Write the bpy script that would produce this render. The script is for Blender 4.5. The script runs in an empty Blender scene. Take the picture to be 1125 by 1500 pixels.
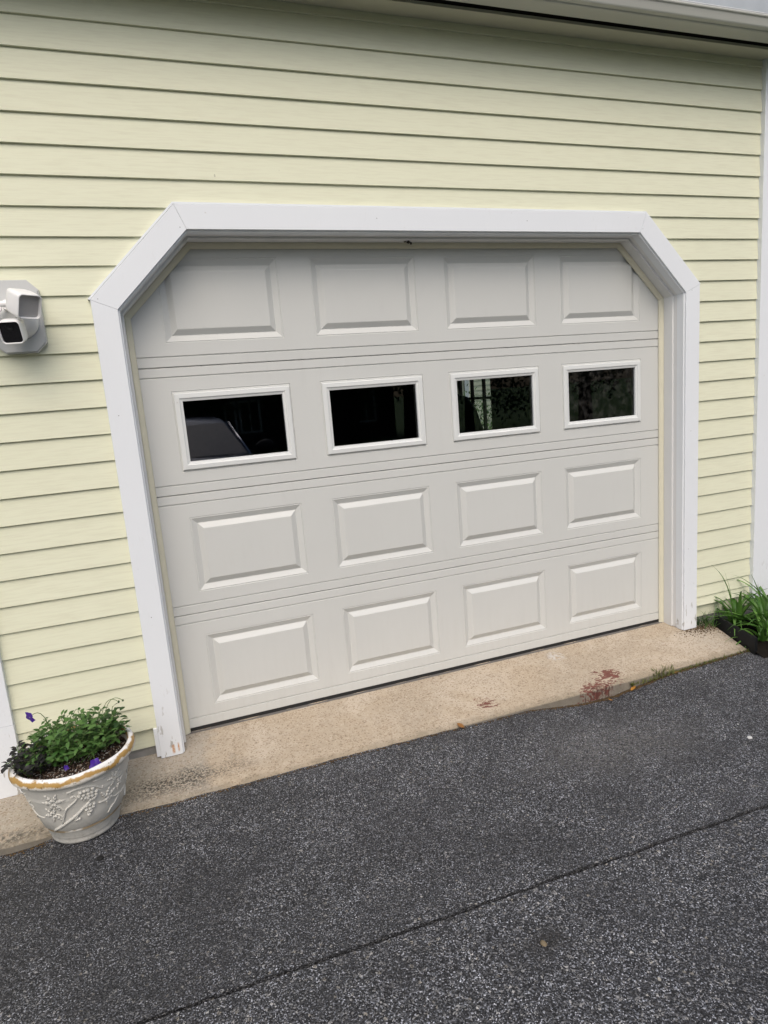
import bpy, bmesh, math, random
import numpy as np
from mathutils import Vector, Matrix, Euler, noise as mnoise
rnd = random.Random(7)
S = bpy.context.scene
COL = S.collection

# ------------------------------------------------------------------ camera
cam = bpy.data.cameras.new('camera'); co = bpy.data.objects.new('camera', cam); COL.objects.link(co)
RX = (0.9388211509863419, -0.3352402585582994, -0.07892284525041728)
RY = (-0.13376604793093771, -0.14376621891175093, -0.9805294073717264)
RZ = (0.3173664930039005, 0.9310989439052955, -0.17981453160638075)
m = Matrix.Identity(4)
for r in range(3):
    m[r][0], m[r][1], m[r][2] = RX[r], -RY[r], -RZ[r]
m.translation = Vector((-0.16514931919021528, -2.8324243569052387, 1.4151273790952625))
co.matrix_world = m
cam.sensor_fit = 'VERTICAL'; cam.sensor_height = 36.0; cam.lens = 929.8516 / 1500 * 36
cam.clip_start = 0.02; cam.clip_end = 1500
S.camera = co

# ------------------------------------------------------------------ light: bright overcast from behind the camera
SUN_EL, SUN_AZ = 50, 195            # azimuth the light comes FROM, degrees clockwise from +y
S.world = bpy.data.worlds.new('World'); S.world.use_nodes = True
wn = S.world.node_tree; wn.nodes.clear()
wo = wn.nodes.new('ShaderNodeOutputWorld'); wb = wn.nodes.new('ShaderNodeBackground'); sky = wn.nodes.new('ShaderNodeTexSky')
sky.sky_type = 'NISHITA'; sky.sun_disc = False; sky.sun_elevation = math.radians(SUN_EL); sky.sun_rotation = math.radians(SUN_AZ)
sky.air_density = 1.0; sky.dust_density = 4.0; sky.ozone_density = 0.2
wb.inputs['Strength'].default_value = 0.145
wn.links.new(sky.outputs[0], wb.inputs[0]); wn.links.new(wb.outputs[0], wo.inputs[0])
sl = bpy.data.lights.new('sun', 'SUN'); so = bpy.data.objects.new('sun', sl); COL.objects.link(so)
sl.energy = 1.25; sl.angle = math.radians(60); sl.color = (1.0, 0.975, 0.935)
az, el = math.radians(SUN_AZ), math.radians(SUN_EL)
sd = Vector((math.sin(az) * math.cos(el), math.cos(az) * math.cos(el), math.sin(el)))
so.rotation_euler = sd.to_track_quat('Z', 'Y').to_euler()
S.view_settings.view_transform = 'Standard'; S.view_settings.look = 'None'
S.view_settings.exposure = 0.16; S.view_settings.gamma = 1.0

# ------------------------------------------------------------------ materials
class NT:
    def __init__(s, name):
        s.m = bpy.data.materials.new(name); s.m.use_nodes = True; s.t = s.m.node_tree; s.t.nodes.clear()
        s.out = s.n('ShaderNodeOutputMaterial'); s.b = s.n('ShaderNodeBsdfPrincipled')
        s.l(s.b.outputs[0], s.out.inputs[0]); s.tc = s.n('ShaderNodeTexCoord'); s.co = s.tc.outputs['Object']
    def n(s, t, **k):
        x = s.t.nodes.new(t)
        for a, v in k.items(): setattr(x, a, v)
        return x
    def l(s, a, b): s.t.links.new(a, b)
    def scale(s, v, src=None):
        x = s.n('ShaderNodeMapping'); x.inputs['Scale'].default_value = v; s.l(src or s.co, x.inputs['Vector']); return x.outputs[0]
    def noise(s, sc, det=4, rough=.55, vec=None, dist=0):
        x = s.n('ShaderNodeTexNoise'); x.inputs['Scale'].default_value = sc; x.inputs['Detail'].default_value = det
        x.inputs['Roughness'].default_value = rough; x.inputs['Distortion'].default_value = dist
        s.l(vec or s.co, x.inputs['Vector']); return x.outputs[0]
    def voro(s, sc, vec=None, feature='F1', out='Color', rnd=1.0):
        x = s.n('ShaderNodeTexVoronoi', feature=feature); x.inputs['Scale'].default_value = sc
        x.inputs['Randomness'].default_value = rnd
        s.l(vec or s.co, x.inputs['Vector']); return x.outputs[out]
    def ramp(s, fac, stops, interp='LINEAR'):
        x = s.n('ShaderNodeValToRGB'); x.color_ramp.interpolation = interp
        e = x.color_ramp.elements
        while len(e) > 1: e.remove(e[-1])
        for i, (p, c) in enumerate(stops):
            q = e[0] if i == 0 else e.new(p)
            q.position = p; q.color = (c, c, c, 1) if isinstance(c, (int, float)) else (*c, 1)
        s.l(fac, x.inputs[0]); return x.outputs[0]
    def mix(s, fac, a, b, mode='MIX'):
        x = s.n('ShaderNodeMix', data_type='RGBA', blend_type=mode)
        for i, v in ((0, fac), (6, a), (7, b)):
            if hasattr(v, 'is_output') or hasattr(v, 'links'): s.l(v, x.inputs[i])
            elif isinstance(v, (int, float)): x.inputs[i].default_value = v if i == 0 else (v, v, v, 1)
            else: x.inputs[i].default_value = (*v, 1)
        return x.outputs[2]
    def math(s, op, a, b=0.0, c=0.0):
        x = s.n('ShaderNodeMath', operation=op)
        for i, v in enumerate((a, b, c)):
            if isinstance(v, (int, float)): x.inputs[i].default_value = v
            else: s.l(v, x.inputs[i])
        return x.outputs[0]
    def xyz(s):
        x = s.n('ShaderNodeSeparateXYZ'); s.l(s.co, x.inputs[0]); return x.outputs
    def bump(s, h, strength=.3, dist=.01):
        x = s.n('ShaderNodeBump'); x.inputs['Strength'].default_value = strength; x.inputs['Distance'].default_value = dist
        s.l(h, x.inputs['Height']); s.l(x.outputs[0], s.b.inputs['Normal']); return x
    def set(s, col=None, rough=.5, spec=.5, metal=0):
        if col is not None:
            if isinstance(col, tuple): s.b.inputs['Base Color'].default_value = (*col, 1)
            else: s.l(col, s.b.inputs['Base Color'])
        if isinstance(rough, (int, float)): s.b.inputs['Roughness'].default_value = rough
        else: s.l(rough, s.b.inputs['Roughness'])
        s.b.inputs['Specular IOR Level'].default_value = spec; s.b.inputs['Metallic'].default_value = metal
        return s.m

def ellipse_mask(t, cx, cy, rx, ry, jit=.0, sc=30, soft=.5):
    """1 inside a wobbly ellipse on the ground, 0 outside"""
    X = t.xyz()
    dx = t.math('DIVIDE', t.math('SUBTRACT', X[0], cx), rx); dy = t.math('DIVIDE', t.math('SUBTRACT', X[1], cy), ry)
    r = t.math('SQRT', t.math('ADD', t.math('MULTIPLY', dx, dx), t.math('MULTIPLY', dy, dy)))
    if jit: r = t.math('ADD', r, t.math('MULTIPLY', t.math('SUBTRACT', t.noise(sc, 4), .5), jit))
    return t.ramp(r, [(max(0, 1 - soft), 1), (1.0, 0)])

def mat_simple(name, col, rough=.5, spec=.5, metal=0, var=.08, sc=20, bump=0, bsc=200):
    t = NT(name); n = t.noise(sc, 4)
    c = t.mix(n, tuple(x * (1 - var) for x in col), tuple(min(1, x * (1 + var)) for x in col))
    if bump: t.bump(t.noise(bsc, 3), bump, .002)
    return t.set(c, rough, spec, metal)

def mat_siding():
    t = NT('yellow_siding_paint')
    g = t.noise(9, 6, .6, t.scale((1, 6, 14))); big = t.noise(1.6, 3)
    c = t.mix(big, (.68, .69, .52), (.735, .742, .575))
    c = t.mix(t.ramp(g, [(.35, 1), (.55, 0)]), c, (.665, .665, .505))
    gr = t.noise(22, 7, .7, t.scale((.35, 6, 10)), .8)
    lines = t.ramp(gr, [(.0, 0), (.69, 0), (.74, 1)])
    c = t.mix(t.math('MULTIPLY', lines, .12), c, (.40, .39, .29))
    # scuffs and specks
    sp = t.ramp(t.noise(38, 2), [(.0, 0), (.775, 0), (.80, 1)])
    c = t.mix(t.math('MULTIPLY', sp, .55), c, (.28, .27, .20))
    # stretched grain and fine noise as bump height
    h = t.math('ADD', t.math('MULTIPLY', gr, .6), t.math('MULTIPLY', t.noise(160, 3, .6, t.scale((.25, 1, 1))), .4))
    t.bump(h, .14, .004)
    return t.set(c, t.ramp(big, [(.3, .5), (.7, .62)]), .35)

def mat_white(name, col=(.80, .82, .86), wear=.0, rough=.45):
    t = NT(name)
    n = t.noise(3, 5); c = t.mix(n, tuple(x * .95 for x in col), col)
    d = t.ramp(t.noise(14, 6, .65, t.scale((3, 3, .6))), [(.0, 0), (.62, 0), (.85, 1)])
    c = t.mix(t.math('MULTIPLY', d, .24), c, (.50, .49, .44))
    ch = t.ramp(t.noise(46, 3, .6), [(.0, 0), (.735, 0), (.745, 1)])
    if wear:
        X = t.xyz(); low = t.ramp(X[2], [(.0, 1), (.35, 0)])
        ch2 = t.ramp(t.noise(26, 5, .6, t.scale((2, 2, .5))), [(.0, 0), (.60, 0), (.62, 1)])
        c = t.mix(t.math('MULTIPLY', t.math('MULTIPLY', ch2, low), .8), c, (.33, .31, .27))
        # rust weeping from two nail heads on the foot of the left leg
        for px, pz, w in ((-.283, .022, .007), (-.262, .027, .0045)):
            m1 = t.math('MULTIPLY', t.ramp(t.math('ABSOLUTE', t.math('SUBTRACT', X[0], px)), [(w * .4, 1), (w, 0)]),
                        t.math('MULTIPLY', t.ramp(t.math('SUBTRACT', X[2], pz - .038), [(.0, 0), (.012, 1), (.04, 1), (.045, 0)]), t.ramp(t.noise(120, 3), [(.3, .35), (.6, 1)])))
            c = t.mix(m1, c, (.50, .20, .02))
    c = t.mix(t.math('MULTIPLY', ch, .4), c, (.42, .40, .36))
    t.bump(t.noise(55, 4, .6, t.scale((1, 1, .25))), .14, .003)
    return t.set(c, rough, .4)

def mat_door():
    t = NT('almond_steel_door')
    c = t.mix(t.noise(2.2, 4), (.555, .567, .547), (.605, .615, .595))
    d = t.ramp(t.noise(7, 6, .65, t.scale((2.5, 1, .5))), [(.0, 0), (.58, 0), (.85, 1)])
    c = t.mix(t.math('MULTIPLY', d, .18), c, (.42, .41, .385))
    sp = t.ramp(t.noise(55, 2), [(.0, 0), (.80, 0), (.82, 1)])
    c = t.mix(t.math('MULTIPLY', sp, .3), c, (.22, .21, .19))
    h = t.noise(60, 5, .65, t.scale((1.0, 1, 5)))
    X = t.xyz(); st = t.math('MULTIPLY', t.ramp(X[2], [(.0, .9), (.35, .15), (1, .1)]), t.ramp(t.noise(16, 5, .7, t.scale((2.5, 1, .22))), [(.45, 0), (.72, 1)]))
    c = t.mix(t.math('MULTIPLY', st, .12), c, (.34, .325, .285))
    t.bump(h, .16, .002)
    return t.set(c, t.ramp(t.noise(5, 4), [(.3, .38), (.7, .52)]), .45)

def asphalt(name, lo, hi, coarse):
    t = NT(name)
    big = t.noise(.9, 4, .55); mid = t.noise(5, 5, .6)
    wv = t.n('ShaderNodeMix', data_type='VECTOR'); wv.inputs[0].default_value = .004
    nz = t.n('ShaderNodeTexNoise'); nz.inputs['Scale'].default_value = 140; t.l(t.co, nz.inputs['Vector'])
    t.l(t.co, wv.inputs[4]); t.l(nz.outputs['Color'], wv.inputs[5]); V = wv.outputs[1]
    v1 = t.voro(330 * coarse, V); v2 = t.voro(150 * coarse, V); v3 = t.voro(80 * coarse, V)
    def sepr(c):
        x = t.n('ShaderNodeSeparateColor'); t.l(c, x.inputs[0]); return x.outputs
    s1, s2, s3 = sepr(v1), sepr(v2), sepr(v3)
    base = t.mix(big, tuple(x * lo for x in (.95, .98, 1.10)), tuple(x * hi for x in (.96, .99, 1.07)))
    g1 = t.ramp(s1[0], [(.0, .12), (.40, .5), (.66, 1.2), (.82, 2.6), (.93, 4.4), (1, 6.5)])
    c = t.mix(1.0, base, g1, 'MULTIPLY')
    m2 = t.ramp(s2[0], [(.0, 0), (.74, 0), (.76, 1)])
    g2 = t.ramp(s2[1], [(.0, (.03, .03, .034)), (.35, (.085, .087, .093)), (.65, (.19, .19, .195)), (.88, (.34, .335, .33)), (1, (.58, .57, .56))])
    c = t.mix(t.math('MULTIPLY', m2, .85), c, g2)
    m3 = t.math('MULTIPLY', t.ramp(s3[0], [(.0, 0), (.90, 0), (.905, 1)]), t.ramp(t.voro(80 * coarse, V, out='Distance'), [(.34, 1), (.42, 0)]))
    g3 = t.ramp(s3[2], [(.0, (.07, .07, .075)), (.5, (.22, .215, .21)), (.80, (.38, .35, .30)), (1, (.66, .65, .63))])
    c = t.mix(m3, c, g3)
    c = t.mix(t.math('MULTIPLY', t.ramp(mid, [(.42, 1), (.6, 0)]), .45), c, (lo * .48, lo * .48, lo * .52))
    c = t.mix(t.ramp(t.noise(210, 2), [(.425, 1), (.515, 0)]), c, (.012, .012, .014))
    # paler dusty patch in the tyre track, and a damp ring round an embedded stone
    c = t.mix(t.math('MULTIPLY', t.math('MULTIPLY', ellipse_mask(t, 1.45, -.83, .55, .26, .9, 5, .9), t.ramp(t.noise(90, 4), [(.42, 0), (.62, 1)])), .55), c, (.26, .25, .235))
    c = t.mix(t.math('MULTIPLY', ellipse_mask(t, .655, -1.525, .075, .05, 1.0, 24, .7), .75), c, (.022, .02, .018))
    c = t.mix(t.math('MULTIPLY', ellipse_mask(t, -.8, -.62, .5, .22, .6, 4, .9), .45), c, (.02, .02, .022))
    c = t.mix(t.math('MULTIPLY', ellipse_mask(t, -.55, -.95, .95, .55, .5, 3, .9), .38), c, (.022, .022, .025))
    d1 = t.voro(330 * coarse, V, out='Distance'); d2 = t.voro(150 * coarse, V, out='Distance')
    h = t.math('ADD', t.math('MULTIPLY', d1, -.5), t.math('MULTIPLY', d2, -.8))
    h = t.math('ADD', h, t.math('MULTIPLY', s2[2], .5))
    t.bump(h, 1.0, .009)
    return t.set(c, t.ramp(s1[1], [(0, .55), (1, .85)]), .45)

def mat_slab():
    t = NT('weathered_tan_concrete'); X = t.xyz()
    c = t.mix(t.noise(3.2, 6, .6), (.39, .315, .225), (.48, .40, .30))
    c = t.mix(t.math('MULTIPLY', t.ramp(t.noise(1.7, 5, .6), [(.42, 0), (.62, 1)]), .55), c, (.35, .30, .235))
    c = t.mix(t.ramp(t.noise(28, 6, .7), [(.35, 0), (.75, .55)]), c, (.53, .445, .34))
    c = t.mix(t.math('MULTIPLY', t.ramp(t.noise(2.6, 6, .65, None, .6), [(.50, 0), (.64, 1)]), .5), c, (.57, .50, .41))
    # bare grey where the drip line and the left end stay damp
    left = t.ramp(t.math('ADD', X[0], t.math('MULTIPLY', t.noise(9, 4), .35)), [(.0, 1), (.08, .0)])
    c = t.mix(t.math('MULTIPLY', left, .75), c, t.mix(t.noise(14, 5), (.27, .25, .215), (.40, .365, .31)))
    rt = t.ramp(t.math('SUBTRACT', X[0], 2.36), [(.0, 0), (.3, .65)])
    c = t.mix(t.math('MULTIPLY', rt, t.ramp(t.noise(17, 5), [(.35, .3), (.6, 1)])), c, (.36, .33, .285))
    # aggregate specks
    v = t.n('ShaderNodeSeparateColor'); t.l(t.voro(190), v.inputs[0])
    c = t.mix(t.math('MULTIPLY', t.ramp(v.outputs[0], [(.0, 0), (.87, 0), (.885, 1)]), .6), c, (.20, .14, .085))
    v2 = t.n('ShaderNodeSeparateColor'); t.l(t.voro(170), v2.inputs[0])
    c = t.mix(t.math('MULTIPLY', t.ramp(v2.outputs[0], [(.0, 0), (.95, 0), (.955, 1)]), .5), c, (.15, .11, .075))
    c = t.mix(t.math('MULTIPLY', t.ramp(t.noise(60, 5, .7), [(.40, 1), (.5, 0)]), .22), c, (.30, .225, .15))
    c = t.mix(t.math('MULTIPLY', t.ramp(v.outputs[1], [(.0, 0), (.95, 0), (.96, 1)]), .4), c, (.60, .53, .43))
    # black mildew along the left front and edge dirt
    mil = t.math('MULTIPLY', ellipse_mask(t, -.30, -.335, .36, .10, .9, 9, .7), t.ramp(t.noise(110, 5, .8), [(.48, 0), (.52, 1)]))
    c = t.mix(t.math('MULTIPLY', mil, .9), c, (.035, .034, .03))
    mil2 = t.math('MULTIPLY', ellipse_mask(t, -.9, -.42, .35, .06, .9, 9, .7), t.ramp(t.noise(60, 6, .75), [(.44, 0), (.54, 1)]))
    c = t.mix(t.math('MULTIPLY', mil2, .8), c, (.06, .055, .045))
    edge = t.ramp(t.math('ADD', X[1], t.math('MULTIPLY', t.noise(22, 5), .05)), [(.0, 1), (.02, 1)])
    ed = t.ramp(t.math('MULTIPLY', t.math('ADD', t.math('ADD', X[1], .457), t.math('MULTIPLY', t.math('SUBTRACT', t.noise(20, 5), .5), .08)), 10), [(.0, 1), (.42, 0)])
    c = t.mix(t.math('MULTIPLY', ed, .6), c, (.17, .145, .10))
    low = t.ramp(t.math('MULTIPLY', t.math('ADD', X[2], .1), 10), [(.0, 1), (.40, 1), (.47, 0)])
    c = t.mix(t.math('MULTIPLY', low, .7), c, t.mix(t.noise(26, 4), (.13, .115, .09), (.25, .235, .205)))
    # worn red paint
    fn = t.noise(30, 6, .72, t.scale((.8, 1.5, 1)), 1.0)
    core = t.math('MAXIMUM', ellipse_mask(t, 1.655, -.432, .13, .06, .5, 9, .95), ellipse_mask(t, 1.785, -.375, .10, .085, .5, 9, .95))
    core = t.math('MAXIMUM', core, t.math('MULTIPLY', ellipse_mask(t, 1.115, -.345, .065, .07, .5, 14, .95), .8))
    red = t.ramp(t.math('ADD', t.math('MULTIPLY', fn, 1.1), t.math('MULTIPLY', core, .22)), [(.675, 0), (.69, 1)])
    red = t.math('MULTIPLY', red, t.ramp(core, [(.02, 0), (.06, 1)]))
    c = t.mix(t.math('MULTIPLY', red, .92), c, t.mix(t.noise(40, 3), (.10, .030, .024), (.19, .055, .042)))
    wh = t.math('MULTIPLY', t.math('MAXIMUM', ellipse_mask(t, 1.665, -.10, .055, .06, .8, 14, .6), ellipse_mask(t, .32, .0, .06, .035, .8, 14, .6)), t.ramp(t.noise(70, 5, .7), [(.45, 0), (.55, 1)]))
    c = t.mix(t.math('MULTIPLY', wh, .8), c, (.58, .57, .55))
    dr = t.math('MULTIPLY', ellipse_mask(t, 1.655, -.458, .11, .025, .3, 10, .2), t.ramp(t.noise(40, 4, .7, t.scale((2.2, 2.2, .25))), [(.50, 0), (.53, 1)]))
    c = t.mix(t.math('MULTIPLY', dr, .85), c, (.09, .035, .028))
    cr = t.ramp(t.math('ABSOLUTE', t.math('SUBTRACT', X[1], t.math('ADD', -.165, t.math('MULTIPLY', t.noise(6, 4), -.07)))), [(.0025, 1), (.005, 0)])
    cr = t.math('MULTIPLY', cr, t.ramp(X[0], [(0, 0)]))
    h = t.math('ADD', t.math('MULTIPLY', t.noise(130, 5, .7), .6), t.math('MULTIPLY', t.noise(14, 5), .9))
    t.bump(h, .5, .006)
    return t.set(c, .85, .3)

def mat_pot():
    t = NT('chipped_white_pot_paint'); X = t.xyz(); z = X[2]
    n = t.noise(9, 5, .6)
    c = t.mix(t.noise(30, 4), (.50, .495, .455), (.60, .59, .545))
    # white rim
    rim = t.ramp(t.math('ADD', z, t.math('MULTIPLY', t.math('SUBTRACT', n, .5), .006)), [(.2625, 0), (.266, 1)])
    c = t.mix(rim, c, t.mix(t.noise(20, 4), (.62, .60, .53), (.76, .74, .68)))
    up = t.ramp(z, [(.294, 0), (.300, 1)])
    c = t.mix(up, c, (.80, .80, .80))
    # gold brown band where the white has flaked away on the roll of the rim
    zz = t.math('ADD', z, t.math('MULTIPLY', t.math('SUBTRACT', t.noise(16, 6, .65), .5), .050))
    band = t.ramp(zz, [(.2770, 0), (.2785, 1), (.2935, 1), (.2950, 0)])
    c = t.mix(band, c, t.mix(t.noise(34, 5, .6), (.30, .17, .045), (.48, .31, .10)))
    chip = t.math('MULTIPLY', t.ramp(t.noise(60, 5, .7), [(.60, 0), (.63, 1)]), t.ramp(z, [(.262, 0), (.27, 1)]))
    c = t.mix(t.math('MULTIPLY', chip, .8), c, (.11, .085, .05))
    # wear on the lower ring, dirt at the foot
    z3 = t.math('ADD', z, t.math('MULTIPLY', t.math('SUBTRACT', t.noise(38, 5, .65), .5), .012))
    wr = t.math('MULTIPLY', t.ramp(z3, [(.058, 0), (.0605, 1), (.0665, 1), (.068, 0)]), t.ramp(t.noise(12, 4), [(.45, 0), (.52, 1)]))
    c = t.mix(t.math('MULTIPLY', wr, .85), c, (.25, .17, .07))
    dirt_haze = t.math('MULTIPLY', t.ramp(t.noise(50, 6, .7), [(.5, 0), (.7, 1)]), t.ramp(z, [(.0, 1), (.10, .25)]))
    c = t.mix(t.math('MULTIPLY', dirt_haze, .6), c, (.22, .21, .16))
    t.bump(t.noise(90, 5, .6), .25, .003)
    return t.set(c, .5, .4)

def mat_leaf(name, a, b, rough=.45):
    t = NT(name); oi = t.n('ShaderNodeNewGeometry')
    r = oi.outputs['Random Per Island']
    c = t.mix(r, a, b); c = t.mix(t.math('MULTIPLY', t.noise(60, 3), .5), c, tuple(x * .6 for x in a))
    t.set(c, rough, .4)
    tr = t.n('ShaderNodeBsdfTranslucent'); t.l(c, tr.inputs[0])
    mx = t.n('ShaderNodeMixShader'); mx.inputs[0].default_value = .25
    t.l(t.b.outputs[0], mx.inputs[1]); t.l(tr.outputs[0], mx.inputs[2]); t.l(mx.outputs[0], t.out.inputs[0])
    return t.m

def mat_glass(name, tint, dirt_haze=.0):
    t = NT(name); tr = t.n('ShaderNodeBsdfTransparent'); tr.inputs[0].default_value = (*tint, 1)
    gl = t.n('ShaderNodeBsdfGlossy'); gl.inputs['Roughness'].default_value = .004; gl.inputs[0].default_value = (.86, .9, 1, 1)
    fr = t.n('ShaderNodeFresnel'); fr.inputs[0].default_value = 1.85
    mx = t.n('ShaderNodeMixShader'); t.l(fr.outputs[0], mx.inputs[0]); t.l(tr.outputs[0], mx.inputs[1]); t.l(gl.outputs[0], mx.inputs[2])
    if dirt_haze:  # mottled grey diffuse haze, a reflection painted into the pane
        df = t.n('ShaderNodeBsdfDiffuse'); df.inputs[0].default_value = (.35, .34, .32, 1)
        m2 = t.n('ShaderNodeMixShader'); f = t.math('MULTIPLY', t.ramp(t.noise(26, 6, .7), [(.45, 0), (.75, 1)]), dirt_haze)
        t.l(f, m2.inputs[0]); t.l(mx.outputs[0], m2.inputs[1]); t.l(df.outputs[0], m2.inputs[2]); t.l(m2.outputs[0], t.out.inputs[0])
    else: t.l(mx.outputs[0], t.out.inputs[0])
    return t.m

M = {}
M['siding'] = mat_siding()
M['trim'] = mat_white('white_trim_paint', (.77, .80, .83), wear=1)
M['stop'] = mat_white('white_stop_paint', (.72, .725, .72))
M['cream'] = mat_simple('cream_vinyl', (.66, .635, .50), .45, .4, var=.05)
M['door'] = mat_door()
M['winframe'] = mat_white('white_window_frame', (.68, .70, .69), rough=.45)
M['glass'] = mat_glass('window_glass', (.85, .87, .85))
M['hazeglass'] = mat_glass('reflection_haze_glass', (.55, .57, .55), .10)  # last door pane: foliage reflection put in as a grey haze
M['clearglass'] = mat_glass('clear_glass', (.85, .88, .86))
M['rubber'] = mat_simple('black_rubber', (.02, .02, .02), .6, .4)
M['foundation'] = mat_simple('grey_foundation_concrete', (.24, .235, .225), .9, .2, var=.3, sc=18, bump=.5, bsc=120)
M['slab'] = mat_slab()
M['asphalt_near'] = asphalt('asphalt_upper', .100, .155, 1.0)
M['asphalt_far'] = asphalt('asphalt_lower', .098, .150, .88)
M['tar'] = mat_simple('black_tar', (.008, .008, .009), .8, .2, var=.3)
M['soffit'] = mat_white('soffit_paint', (.56, .55, .44))
M['gutter'] = mat_simple('white_aluminium_gutter', (.50, .505, .46), .4, .5, var=.06, sc=6)
M['steel'] = mat_simple('weathered_metal_flashing', (.40, .43, .45), .3, .6, var=.25, sc=8)
M['darkwood_shade'] = mat_simple('dark_wood_and_gap_shade', (.03, .026, .022), .9, .2, var=.3)  # dark brown parts, and the shade painted into the eave gap
M['roof'] = mat_simple('grey_asphalt_shingle', (.07, .07, .072), .9, .2, var=.4, sc=30, bump=.5)
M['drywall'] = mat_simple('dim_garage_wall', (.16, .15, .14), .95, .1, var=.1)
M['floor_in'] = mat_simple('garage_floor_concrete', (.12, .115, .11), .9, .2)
M['plastic'] = mat_simple('white_plastic', (.80, .80, .80), .35, .5, var=.02)
M['plate'] = mat_white('grey_white_mounting_paint', (.56, .57, .565))
M['lens'] = mat_simple('frosted_lamp_lens', (.40, .39, .385), .35, .5, var=.06, sc=60)
M['blackgloss'] = mat_simple('black_gloss', (.008, .008, .009), .12, .5, var=.05)
M['blackplastic'] = mat_simple('black_plastic', (.006, .0065, .0075), .6, .25, var=.25, sc=40, bump=.2)
M['pot'] = mat_pot()
M['green'] = mat_leaf('green_leaf', (.045, .12, .025), (.13, .26, .065))
M['midgreen'] = mat_leaf('dark_green_leaf', (.03, .075, .022), (.055, .12, .035))
M['darkleaf'] = mat_leaf('dark_purple_leaf', (.014, .014, .016), (.035, .034, .034))
M['purple'] = mat_leaf('purple_petal', (.045, .012, .22), (.10, .03, .42))
M['stem'] = mat_simple('green_stem', (.09, .15, .045), .6, .3)
M['lily'] = mat_leaf('lily_blade', (.06, .16, .025), (.17, .34, .07), .4)
M['weed'] = mat_leaf('weed_blade', (.10, .13, .03), (.22, .22, .07))
M['deadleaf'] = mat_leaf('dead_leaf', (.22, .10, .03), (.42, .20, .06), .7)
M['yellowleaf'] = mat_simple('orange_leaf', (.50, .24, .05), .6, .3, var=.2)
M['mulch'] = mat_simple('dark_mulch', (.011, .009, .007), .95, .1, var=.6, sc=45, bump=1, bsc=60)
M['debris'] = mat_leaf('brown_litter', (.06, .038, .018), (.20, .13, .06), .9)
M['grass'] = mat_simple('lawn', (.05, .085, .025), .95, .1, var=.4, sc=3)
M['bark'] = mat_simple('bark', (.03, .025, .02), .95, .1, var=.4, sc=12, bump=.8, bsc=40)
M['treeleaf'] = mat_leaf('tree_leaf', (.015, .032, .010), (.038, .07, .020), .7)
M['screen'] = mat_simple('bluish_car_glass', (.012, .020, .045), .08, .5)
M['carpaint'] = mat_simple('navy_car_paint', (.07, .085, .14), .18, .6, var=.02)
M['chrome'] = mat_simple('chrome', (.6, .6, .62), .15, .5, metal=1, var=.02)
M['tyre'] = mat_simple('tyre_rubber', (.018, .018, .018), .85, .2)
M['lamp'] = mat_simple('lamp_plastic', (.55, .56, .58), .1, .6)
M['housewall'] = mat_simple('brown_house_wall', (.06, .05, .042), .9, .2)
M['stone_nail'] = mat_simple('weathered_nail', (.30, .30, .31), .6, .3, var=.3)
NAILS = ((-.310, 1.853), (.018, 2.108), (2.205, 2.118), (2.515, 1.823), (-.299, 1.42), (-.292, .60), (2.515, 1.10), (2.505, .45), (.82, 2.15), (1.55, 2.148))
M['soil'] = None
t = NT('potting_soil'); v = t.n('ShaderNodeSeparateColor'); t.l(t.voro(230), v.inputs[0])
c = t.mix(t.noise(90, 5, .7), (.012, .008, .006), (.05, .034, .025))
c = t.mix(t.ramp(v.outputs[0], [(0, 0), (.80, 0), (.82, 1)]), c, (.20, .13, .09)); c = t.mix(t.ramp(v.outputs[1], [(0, 0), (.90, 0), (.91, 1)]), c, (.60, .57, .52))
t.bump(t.noise(120, 4, .7), 1, .01); M['soil'] = t.set(c, .95, .15)

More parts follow.
